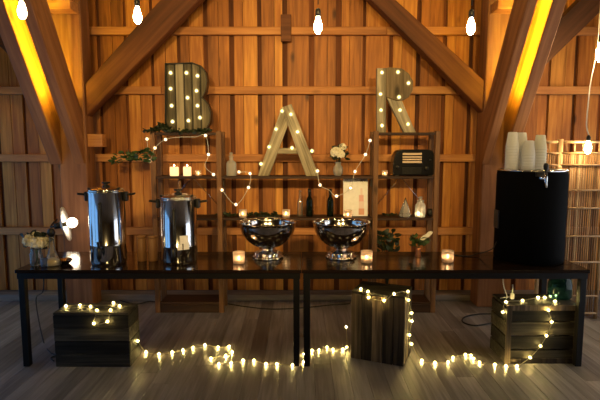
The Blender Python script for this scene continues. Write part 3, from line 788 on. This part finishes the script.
# geometric terrarium
p = on_shelf(406, 2, 5.36); t = thing('terrarium', 'triangular glass terrarium with thin metal edges beside the lidded jar', 'terrarium', tuple(p))
hx = .062; base = [Vector((math.cos(a_)*hx, math.sin(a_)*hx, 0)) for a_ in [2*PI*k/5+.3 for k in range(5)]]; mid = [v*1.05+Vector((0, 0, .04)) for v in base]; ap = Vector((0, 0, .215))
e = MB()
for k in range(5):
    e.tube([base[k]+Vector((0, 0, .003)), base[(k+1) % 5]+Vector((0, 0, .003))], .003, 5).tube([base[k]+Vector((0, 0, .003)), mid[k]], .003, 5).tube([mid[k], mid[(k+1) % 5]], .003, 5).tube([mid[k], ap], .003, 5)
e.build('metal_edges', M['silver'], t)
gm = MB(); vb = [gm.bm.verts.new(v+Vector((0, 0, .003))) for v in base]; vm = [gm.bm.verts.new(v) for v in mid]; va = gm.bm.verts.new(ap)
for k in range(5):
    gm.bm.faces.new((vb[k], vb[(k+1) % 5], vm[(k+1) % 5], vm[k])); gm.bm.faces.new((vm[k], vm[(k+1) % 5], va))
gm.build('glass_panes', M['milky'], t)
# small dark bowl beside jar
t = thing('dark_pot', 'small dark pot beside the lidded jar on the right tower', 'pot', tuple(on_shelf(431.5, 2, 5.42)))
MB().lathe([(.03, 0), (.045, .03), (.042, .075), (.036, .08), (.034, .07), (0, .06)], 24).build('pot_body', M['tin'], t)

# ================================================================ FLOWERS AND GREENERY
def blossom(m, c, r, n=60, pr=.02):
    for i in range(n):
        z = random.uniform(-.5, 1); a_ = random.uniform(0, 2*PI); q = math.sqrt(max(0, 1-z*z)); d = Vector((q*math.cos(a_), q*math.sin(a_), z))
        b0 = Vector(c)+d*r*.82
        tg = d.orthogonal().normalized()
        tg = Matrix.Rotation(random.uniform(0, 2*PI), 3, d) @ tg
        for k in range(3):
            q2 = Matrix.Rotation(k*2*PI/3, 3, d) @ tg
            m.leaf(b0, q2+d*.6, pr, pr*.9, nrm=d)
def leaves(m, n, c, spread, L, dirz=(-.3, .8), bias=None):
    for i in range(n):
        a_ = random.uniform(0, 2*PI); d = Vector((math.cos(a_), math.sin(a_), random.uniform(*dirz)))
        if bias: d += Vector(bias)
        p = Vector(c)+Vector((random.uniform(-1, 1)*spread[0], random.uniform(-1, 1)*spread[1], random.uniform(-1, 1)*spread[2]))
        m.leaf(p, d, L*random.uniform(.7, 1.2), L*.55)
# hydrangeas in a jar at the left end
p = back(F(37, 267, TZ), .05); t = thing('flower_vase', 'jar of cream flowers at the left end of the bar', 'flowers', tuple(p))
MB().lathe([(0, 0), (.044, .002), (.05, .012), (.05, .105), (.042, .125), (.043, .145)], 24, close=False).build('glass_jar', M['clear'], t)
m = MB()
for c_, r_ in (((-.040, -.01, .215), .055), ((.030, -.03, .195), .058), ((.0, .02, .235), .05), ((.06, .02, .20), .042)): blossom(m, c_, r_, 50, .026); 
for c_, r_ in (((-.040, -.01, .215), .042), ((.030, -.03, .195), .044), ((.0, .02, .235), .038), ((.06, .02, .20), .032)): m.ball(c_, r_, 12, 8)
m.build('blossoms', M['petal'], t)
m = MB()
for k in range(6): m.tube([(random.uniform(-.02, .02), random.uniform(-.02, .02), .01), (random.uniform(-.05, .06), random.uniform(-.03, .03), .2)], .004, 5)
m.build('stems', M['leaf'], t)
m = MB(); leaves(m, 34, (0, .01, .20), (.09, .05, .06), .085, (-.2, .9)); m.build('leaves', M['dleaf'], t)
# white rose jar on the plank shelf
p = on_shelf(338, 1, 5.39); t = thing('flower_vase', 'clear jar of white roses on the plank shelf beside the right tower', 'flowers', tuple(p))
MB().lathe([(0, 0), (.036, .002), (.050, .02), (.056, .055), (.050, .095), (.030, .12), (.030, .14), (.036, .15)], 24, close=False).build('glass_jar', M['milky'], t)
m = MB()
for c_, r_ in (((-.030, -.045, .255), .055), ((.022, -.055, .235), .038), ((.045, -.03, .315), .028)): blossom(m, c_, r_, 40, .028); m.ball(c_, r_*.78, 12, 8)
m.build('blossoms', M['wpetal'], t)
m = MB(); leaves(m, 90, (.014, .0, .25), (.06, .03, .06), .075, (-.4, 1))
for k in range(5): m.tube([(random.uniform(-.015, .015), random.uniform(-.015, .015), .01), (random.uniform(-.03, .03), random.uniform(-.02, .02), .22)], .0035, 5)
m.build('foliage', M['dleaf'], t)
# copper vase with a sprig
p = back(F(418, 257.5, TZ), .035); t = thing('bud_vase', 'little copper vase with a pale flower and leaves on the right table', 'flowers', tuple(p))
MB().lathe([(.026, 0), (.028, .004), (.024, .03), (.022, .07), (.026, .085), (.022, .085), (.018, .06), (0, .05)], 24).build('copper_cup', M['copper'], t)
m = MB(); leaves(m, 40, (0, 0, .14), (.05, .03, .04), .08, (-.1, .7)); 
for k in range(4): m.tube([(0, 0, .06), (random.uniform(-.05, .05), random.uniform(-.02, .02), .15)], .003, 5)
m.build('leaves', M['leaf'], t)
m = MB()
for k in range(9): m.leaf((.01+.008*k, -.02, .165+.006*k), (1, -.2, .35+.1*math.sin(k)), .055, .035, nrm=(0, -1, .3))
m.build('blossoms', M['wpetal'], t)
# ivy on the left tower and garlands
def garland(pts, n, sp, L, label, mm='dleaf', name='garland', cat='greenery'):
    o = pts[0].copy(); t = thing(name, label, cat, tuple(o))
    path = smooth_path([p-o for p in pts], 5); MB().tube(path, .004, 5).build('vine', M['dleaf'], t)
    m = MB()
    for q in path: leaves(m, n, q, sp, L, (-.5, .6))
    m.build('leaves', M[mm], t); return t
garland([P(150, 158, 5.20), P(143, 153, 5.22), P(135, 157, 5.26), P(127, 156, 5.3), P(116, 158.5, 5.32)], 5, (.03, .025, .05), .07, 'trailing ivy hanging out left of the shelf tower below B', 'leaf', 'ivy_vine')
zt = ZS[0]+.012
gd = lambda px, py: P(px, py, 5.30)
garland([Vector((LX[0]-.02, 5.28, zt)), Vector((gd(158, 130).x, 5.29, zt+.02)), Vector((gd(163, 126).x, 5.30, zt+.06)), Vector((P(170, 133, 5.29).x, 5.27, zt)), Vector((P(190, 133, 5.29).x, 5.27, zt)), Vector((P(208, 133, 5.29).x, 5.27, zt))], 9, (.03, .015, .016), .055, 'dark garland lying along the foot of the letter B')
zl = ZS[2]+.02
garland([Vector((P(x, 215, 5.36).x, 5.40, zl)) for x in (222, 231, 245, 258, 268, 276)], 5, (.03, .03, .015), .055, 'dark green garland along the lower plank shelf beside the clear bottle')
t = garland([Vector((P(x, 215, 5.36).x, 5.45, zl)) for x in (384, 390, 398)], 2, (.02, .03, .012), .045, 'small dark garland on the right tower beside the terrarium')
# potted plant low on the right tower
p = Vector((P(388, 240, 5.42).x, 5.42, ZS[3])); t = thing('potted_plant', 'dark leafy plant low on the right tower behind the table', 'plant', tuple(p))
MB().lathe([(.06, 0), (.08, .12), (.085, .14), (.075, .14), (.07, .12), (0, .115)], 24).build('pot', M['tin'], t)
m = MB(); leaves(m, 70, (0, 0, .64), (.09, .07, .12), .09, (-.2, 1.0))
for k in range(7): m.tube([(0, 0, .11), (random.uniform(-.08, .08), random.uniform(-.05, .05), .66)], .005, 5)
m.build('foliage', M['dleaf'], t)

# ================================================================ POSTER, RADIO
p = on_shelf(355.5, 2, 5.50); x0 = P(343.5, 200, 5.42).x-p.x; x1 = P(368, 200, 5.42).x-p.x; hh = P(355, 177.5, 5.42).z-ZS[2]
t = thing('poster', 'white drinks poster with a pink bottle print leaning on the lower shelf', 'poster', (p.x, 5.43, ZS[2])); t.rotation_euler = (-math.radians(4), 0, 0)
MB().box((x0, 0, 0), (x1, .012, hh), .001).build('board', M['paper'], t)
WW = x1-x0
m = MB()
# faint heading and small lines
rn = random.Random(3)
xx = x0+.015
while xx < x1-.03:
    l = rn.uniform(.012, .024); m.box((xx, -.0015, hh-.05), (xx+l*.3, -.0002, hh-.022)); m.box((xx+l*.3, -.0015, hh-.034+rn.uniform(-.01, .008)), (xx+l, -.0002, hh-.027+rn.uniform(0, .006))); xx += l+.006
m.build('heading', M['ink'], t)
m = MB(); cx = x0+WW*.74
m.prism([(cx-.028, .03), (cx+.028, .03), (cx+.028, .17), (cx+.012, .235), (cx+.012, .31), (cx-.012, .31), (cx-.012, .235), (cx-.028, .17)], -.0012, -.0002); m.build('bottle_print', M['pink2'], t)
MB().box((cx-.030, -.0022, .015), (cx+.032, -.0013, .085)).build('bottle_base', M['rust'], t)
MB().box((cx-.026, -.0022, .165), (cx+.024, -.0013, .235)).build('bottle_band', M['pink'], t)

p = on_shelf(414.5, 1, 5.31); t = thing('radio', 'black vintage radio with ivory dial bars on the right tower', 'radio', (p.x, p.y, ZS[1]))
xl = P(393, 160, 5.31).x-p.x; xr = P(435.5, 160, 5.31).x-p.x; hr = P(414, 149.5, 5.31).z-ZS[1]; D = .19
poly = [(xl+.012, .012), (xl, .035), (xl+.004, hr*.5), (xl+.02, hr*.8), (xl+.05, hr*.95), (xl+.09, hr), (xr-.07, hr), (xr-.03, hr*.95), (xr-.006, hr*.8), (xr, hr*.5), (xr, .035), (xr-.012, .012)]
m = MB().prism(poly, 0, D); bmesh.ops.recalc_face_normals(m.bm, faces=m.bm.faces[:]); bmesh.ops.bevel(m.bm, geom=m.bm.edges[:], offset=.010, segments=2, affect='EDGES'); m.build('case', M['bakelite'], t)
for s in (xl+.05, xr-.05): MB().box((s-.02, .02, 0), (s+.02, D-.02, .0125)).build('foot', M['blackpl'], t)
gx0 = P(402.5, 160, 5.31).x-p.x; gx1 = P(421.8, 160, 5.31).x-p.x
for yy in (154, 157.0, 159.4, 162): 
    z = P(410, yy, 5.31).z-ZS[1]; hb = .011 if yy in (154, 162) else .008; MB().box((gx0, -.006, z-hb), (gx1, .004, z+hb), .002).build('dial_bar', M['grille'], t)
for xk, zk, rk in ((426.5, 168, .024), (391.0+6.5, 167, .016), (430.5, 160, .012)):
    c_ = P(xk, zk, 5.31)-p; m = MB(); m.lathe([(rk, .003), (rk*.95, -.016), (rk*.7, -.02), (0, -.02)], 20, (c_.x, 0, c_.z), 'y'); m.build('knob', M['tin'], t)
m = MB()
for k in range(6): 
    z = .03+k*.012; m.box((gx0, -.002, z), (gx1, .004, z+.005))
m.build('speaker_grille', M['blackpl'], t)

# ================================================================ BLACK DRINK DISPENSER AND CUPS
KR = .290; KYc = 4.33; KY = KYc-KR; kz = P(530, 169.0, KYc).z; kc = P(530.6, 200, KYc).x; kw = KR
t = thing('drink_dispenser', 'large round black drink dispenser with a chrome tap near its top', 'drink dispenser', (kc, KY, TZ))
KH = kz-TZ
MB().lathe([(KR*.97, 0), (KR, .015), (KR, KH-.05), (KR*.985, KH-.03), (KR*.985, KH-.016), (0, KH-.016)], 64, (0, KR, 0)).build('body', M['blackmat'], t)
MB().lathe([(KR*.9, KH-.0155), (KR*.975, KH-.0155), (KR*.98, KH-.006), (KR*.96, KH-.001), (KR*.9, KH-.001)], 64, (0, KR, 0), close=False).build('lid_rim', M['steel'], t)
MB().lathe([(KR*.89, KH-.0155), (KR*.89, KH), (0, KH)], 64, (0, KR, 0)).build('lid', M['blackpl'], t)
# tap
tp = P(543, 178, KY)-Vector((kc, KY, TZ)); b = MB()
b.lathe([(.028, -.001), (.028, -.010), (.016, -.014), (.012, -.05)], 20, (tp.x, .006, tp.z), 'y')
b.tube([(tp.x, -.04, tp.z+.045), (tp.x, -.045, tp.z+.0), (tp.x, -.052, tp.z-.03), (tp.x, -.06, tp.z-.075)], [.012, .016, .011, .010], 12)
b.build('tap', M['steel'], t)
MB().lathe([(.007, 0), (.009, .01), (.018, .03), (.021, .055), (.015, .075), (0, .08)], 16, (tp.x, -.04, tp.z+.046)).build('tap_handle', M['blackpl'], t)
MB().box((tp.x-.06, -.006, tp.z+.01), (tp.x+.03, .014, tp.z+.05), .004).build('tap_plate', M['tin'], t)
MB().box((-kw-.012, KR-.05, KH*.35), (-kw-.001, KR+.05, KH*.55), .004).build('side_handle', M['blackpl'], t)
MB().box((kw+.001, KR-.05, KH*.35), (kw+.012, KR+.05, KH*.55), .004).build('side_handle', M['blackpl'], t)
# cups, nested upside down in stacks
def cup(label):
    t = thing('plastic_cup', label, 'cup', (0, 0, 0), 0, 'clear plastic cups stacked on the drink dispenser')
    R = .054; r2 = .038; H = .125
    MB().lathe([(R*1.05, 0), (R*1.06, .004), (R, .006), (r2, H), (0, H)], 24, close=False).build('cup_body', M['cup'], t)
    MB().lathe([(r2*.9, H+.0004), (r2*.9, H+.003), (r2*.82, H+.003), (r2*.82, H+.0004)], 24, close=False).build('foot_ring', M['cup'], t)
    return t
stacks = [(512.0, 4.24, 134.5, 'the leftmost cup stack'), (521.0, 4.36, 132.5, 'the tallest cup stack at the back'), (528.5, 4.20, 140.5, 'the shortest cup stack'), (540.0, 4.26, 137, 'the rightmost cup stack'), (533.5, 4.40, 141, 'the cup stack half hidden at the back')]
words = ['bottom', 'second', 'third', 'fourth', 'fifth', 'sixth', 'seventh', 'eighth', 'ninth', 'tenth', 'eleventh', 'twelfth']
c0 = None
for px, Y, ty, nm in stacks:
    X = P(px, 150, Y).x; ztop = P(px, ty, Y).z; z = TZ+KH; k = 0
    cnt = max(3, int(round((ztop-z-.118)/.024))+1)
    for k in range(cnt):
        posn = 'topmost' if k == cnt-1 else words[k]
        lab = 'clear upturned plastic cup, %s in %s' % (posn+(' from below' if 0 < k < cnt-1 else ''), nm)
        if c0 is None: c0 = cup(lab); c0.location = (X, Y, z); o = c0
        else: o = dup(c0, (X, Y, z+k*.024), lab)
# power cord
pts = [Vector((kc-kw-.006, KY+.27, TZ+.16)), Vector((kc-kw-.04, KY+.26, TZ+.10)), P(486, 247, 4.35), P(478, 252, 4.45), F(468, 256, TZ+.005), F(452, 254.5, TZ+.005)]
pts[2].z = TZ+.06; pts[3].z = TZ+.02
tag(MB().tube(smooth_path(pts, 6), .005, 6).build('power_cord', M['cable']), 'black power cord trailing left from the drink dispenser on the table', 'cord')

# ================================================================ LEFT END OF THE TABLE
p = back(F(53, 267, TZ), .06); t = thing('decanter', 'bell-shaped clear decanter with a dark stopper beside the cream flowers', 'decanter', tuple(p))
MB().lathe([(0, 0), (.07, .002), (.075, .012), (.066, .03), (.045, .075), (.028, .13), (.020, .20), (.018, .235), (.024, .245), (.021, .245)], 28, close=False).build('glass_body', M['clear'], t)
MB().lathe([(.015, .2455), (.024, .255), (.034, .28), (.026, .305), (.012, .318), (0, .32)], 18).build('stopper', M['blackpl'], t)
MB().lathe([(.055, .004), (.055, .045), (.03, .062), (0, .062)], 24).build('liquid', M['wax'], t)
p = back(F(44.5, 267.5, TZ), .03); t = thing('tumbler', 'small pale blue glass tumbler between the cream flowers and the bell-shaped decanter', 'glass', tuple(p))
MB().lathe([(0, 0), (.023, .001), (.026, .004), (.028, .07), (.025, .07), (.023, .01), (0, .008)], 20, close=False).build('glass_body', M['blueglass'], t)
p = back(F(65, 265, TZ), .05); t = thing('trinket_dish', 'low silver dish beside the bell-shaped decanter', 'dish', tuple(p))
MB().lathe([(.03, 0), (.04, .006), (.068, .035), (.070, .038), (.064, .036), (.03, .012), (0, .012)], 28).build('dish_body', M['silver'], t)
# disc reflector lamp on an arm from the post
LP = P(66, 224, 5.10)
t = thing('reflector_lamp', 'white disc reflector lamp with a glowing globe on an arm from the left post', 'lamp', tuple(LP)); t.rotation_euler = (0, math.radians(-11), math.radians(15))
R = .185
MB().lathe([(.03, -.05), (.05, -.045), (R*.6, -.02), (R, .0), (R*.99, .004), (R*.6, -.014), (.05, -.037), (.03, -.04)], 40, (0, 0, 0), 'x', close=False).build('reflector', M['enamel'], t)
MB().lathe([(0, -.12), (.03, -.115), (.034, -.051), (.02, -.049), (.02, .0), (.015, .01), (0, .01)], 24, (0, 0, 0), 'x').build('lamp_holder', M['tin'], t)
MB().ball((.062, 0, 0), .052, 20, 14).build('globe_bulb', M['lampbulb'], t)
MB().tube(smooth_path([Vector((-.118, 0, 0)), Vector((-.16, .05, 0)), Vector((-.16, .2, .02)), Vector((-.155, 5.456-LP.y, .03))], 5), .010, 8).build('arm', M['tin'], t)

# ================================================================ RIGHT SIDE
# bamboo screen, two panels
def screen():
    Y = 5.10; t = thing('bamboo_screen', 'bamboo cane screen standing behind the right end of the bar', 'screen', (P(575, 200, Y).x, Y, 0)); ox = t.location.x
    ztop = P(575, 141, Y).z; zr = [P(575, y, Y).z for y in (153, 165, 190, 208, 236, 262)]+[.62, .25, .06]
    for (pa, pb, pn) in ((541, 556, 0), (558, 603, 1)):
        xa = P(pa, 200, Y).x-ox; xb = P(pb, 200, Y).x-ox
        fr = MB()
        for x in (xa, xb): fr.tube([(x, 0, 0), (x, 0, ztop+.02)], .020, 10)
        fr.tube([(xa, 0, ztop-.01), (xb, 0, ztop-.01)], .014, 8)
        pl = fr.build('screen_frame', M['bamboo'], t)
        for z in zr: MB().tube([(xa, -.012, z), (xb, -.012, z)], .010, 8).build('cross_rail', M['bamboo'], t)
        cn = MB(); x = xa+.026
        while x < xb-.02:
            r_ = random.uniform(.0065, .0085); cn.tube([(x, random.uniform(0, .003)+.006, .03), (x+random.uniform(-.002, .002), .006, zr[0]+.002)], r_, 6); x += .0225
        x = xa+.06
        while x < xb-.03: cn.tube([(x, .004, zr[0]), (x, .004, ztop-.01)], .006, 6); x += .085
        cn.build('bamboo_canes', M['bamboo'], t)
screen()
# teal carboy on the slatted crate
p = F(563, 299.5, RCH); p = Vector((p.x, RCY+.21, RCH)); t = thing('glass_carboy', 'dark teal glass carboy standing on the slatted crate', 'bottle', tuple(p))
MB().lathe([(0, 0), (.085, .002), (.096, .015), (.098, .12), (.085, .17), (.045, .205), (.03, .215), (.028, .235), (.034, .24), (.034, .25), (.026, .25)], 32, close=False).build('glass_body', M['teal'], t)
MB().lathe([(.026, .2505), (.040, .252), (.040, .268), (.030, .272), (0, .272)], 20).build('stopper', M['orange'], t)
# white plug lead from the table to the lights
pts = [Vector((P(505, 276, 4.15).x, 4.2, TZ-.083)), P(503.5, 285, 4.15), P(507, 296, 4.15), F(506, 299, RCH+.006)]
tag(MB().tube(smooth_path(pts, 6), .004, 6).build('white_lead', M['wcable']), 'white lead hanging from the table onto the slatted crate', 'cord')
p = F(512, 299, RCH); t = thing('plug_adapter', 'pale plug adapter standing up on the slatted crate', 'plug', (p.x, p.y, RCH))
MB().box((-.016, -.012, 0), (.016, .012, .05), .003).build('plug_body', M['wcable'], t)
MB().tube([(0, 0, .0505), (.002, 0, .09), (0, .0, .13)], .005, 6).build('cable_end', M['wcable'], t)
MB().tube([(-.0165, 0, .02), (-.07, 0, .014), (-.1, .01, .005)], .004, 6).build('side_lead', M['wcable'], t)
# cables on floor
def cable(pts, label, r=.006): tag(MB().tube(smooth_path(pts, 6), r, 6).build('floor_cable', M['cable']), label, 'cord', 'black cables about the bar')
cable([Vector((P(36, 300, 4.5).x, 4.66, TZ-.02)), Vector((P(36, 300, 4.5).x-.01, 4.66, .45)), F(37, 318, .0)+Vector((0, 0, .2)), F(43, 340, .006), F(50, 352, .006), F(56, 355, .006), F(51, 358, .006), F(54, 361, .006)], 'black cable hanging down behind the table beside the left crate')
cable([F(200, 301.5, .01), F(225, 303.5, .01), F(245, 306.5, .01), F(270, 309, .01), F(300, 308, .01), F(330, 305, .01), F(350, 303.5, .01)], 'black cable along the floor behind the table legs in the middle')
cable([F(120, 300.5, .01), F(136, 304, .01), F(148, 301.5, .01), F(156, 302, .01)], 'black cable along the floor behind the left crate')
cable([F(498, 314, .01), F(480, 314, .01), F(465, 317, .01), F(463, 322, .01), F(475, 325.5, .01), F(492, 323, .01)], 'loop of black cable on the floor left of the slatted crate', .008)

# ================================================================ LIGHT
def point(loc, e, col, r=.06):  # unseen point added as warm fill, no fixture modelled
    l = bpy.data.lights.new('lamp', 'POINT'); l.energy = e; l.color = col; l.shadow_soft_size = r
    o = bpy.data.objects.new('lamp', l); C.objects.link(o); o.location = loc; return o
WARM = (1.0, .66, .235)
def spot(loc, aim, e, col, size, r=.12):  # unseen spot added behind the camera to wash the back wall
    l = bpy.data.lights.new('wall_wash_spot', 'SPOT'); l.energy = e; l.color = col; l.spot_size = math.radians(size); l.spot_blend = 1.0; l.shadow_soft_size = r
    o = bpy.data.objects.new('wall_wash_spot', l); C.objects.link(o); o.location = loc
    o.rotation_euler = (Vector(aim)-Vector(loc)).to_track_quat('-Z', 'Y').to_euler(); return o
spot((-.9, -1.2, 3.1), (-.6, 5.9, 2.1), 880, WARM, 50); spot((1.0, -1.2, 3.1), (.35, 5.9, 2.15), 820, WARM, 46)
for x, e in ((-3.0, 7), (-1.2, 6), (.1, 6), (1.4, 6), (3.0, 12)):
    point((x, 3.0, 3.3), e, WARM)
for x in (-1.6, -.2, 1.4, 2.9):
    point((x, 4.3, 4.05), 13, WARM)
for x in (-2.2, .2, 2.4):
    point((x, .4, 3.4), 7, WARM)
wd = bpy.data.worlds.new('World'); bpy.context.scene.world = wd; wd.use_nodes = True
wd.node_tree.nodes['Background'].inputs[0].default_value = (.02, .025, .04, 1); wd.node_tree.nodes['Background'].inputs[1].default_value = .3

# ================================================================ CAMERA
cd = bpy.data.cameras.new('camera'); cam = bpy.data.objects.new('camera', cd); C.objects.link(cam)
cd.sensor_width = 36; cd.lens = FPX/600*36; cam.location = (0, 0, EYE); cam.rotation_euler = (PI/2-TILT, 0, 0); cd.clip_start = .05
sc = bpy.context.scene; sc.camera = cam
sc.view_settings.view_transform = 'Standard'; sc.view_settings.look = 'None'; sc.view_settings.gamma = 1; sc.view_settings.exposure = 0.0
sc.view_settings.use_curve_mapping = False
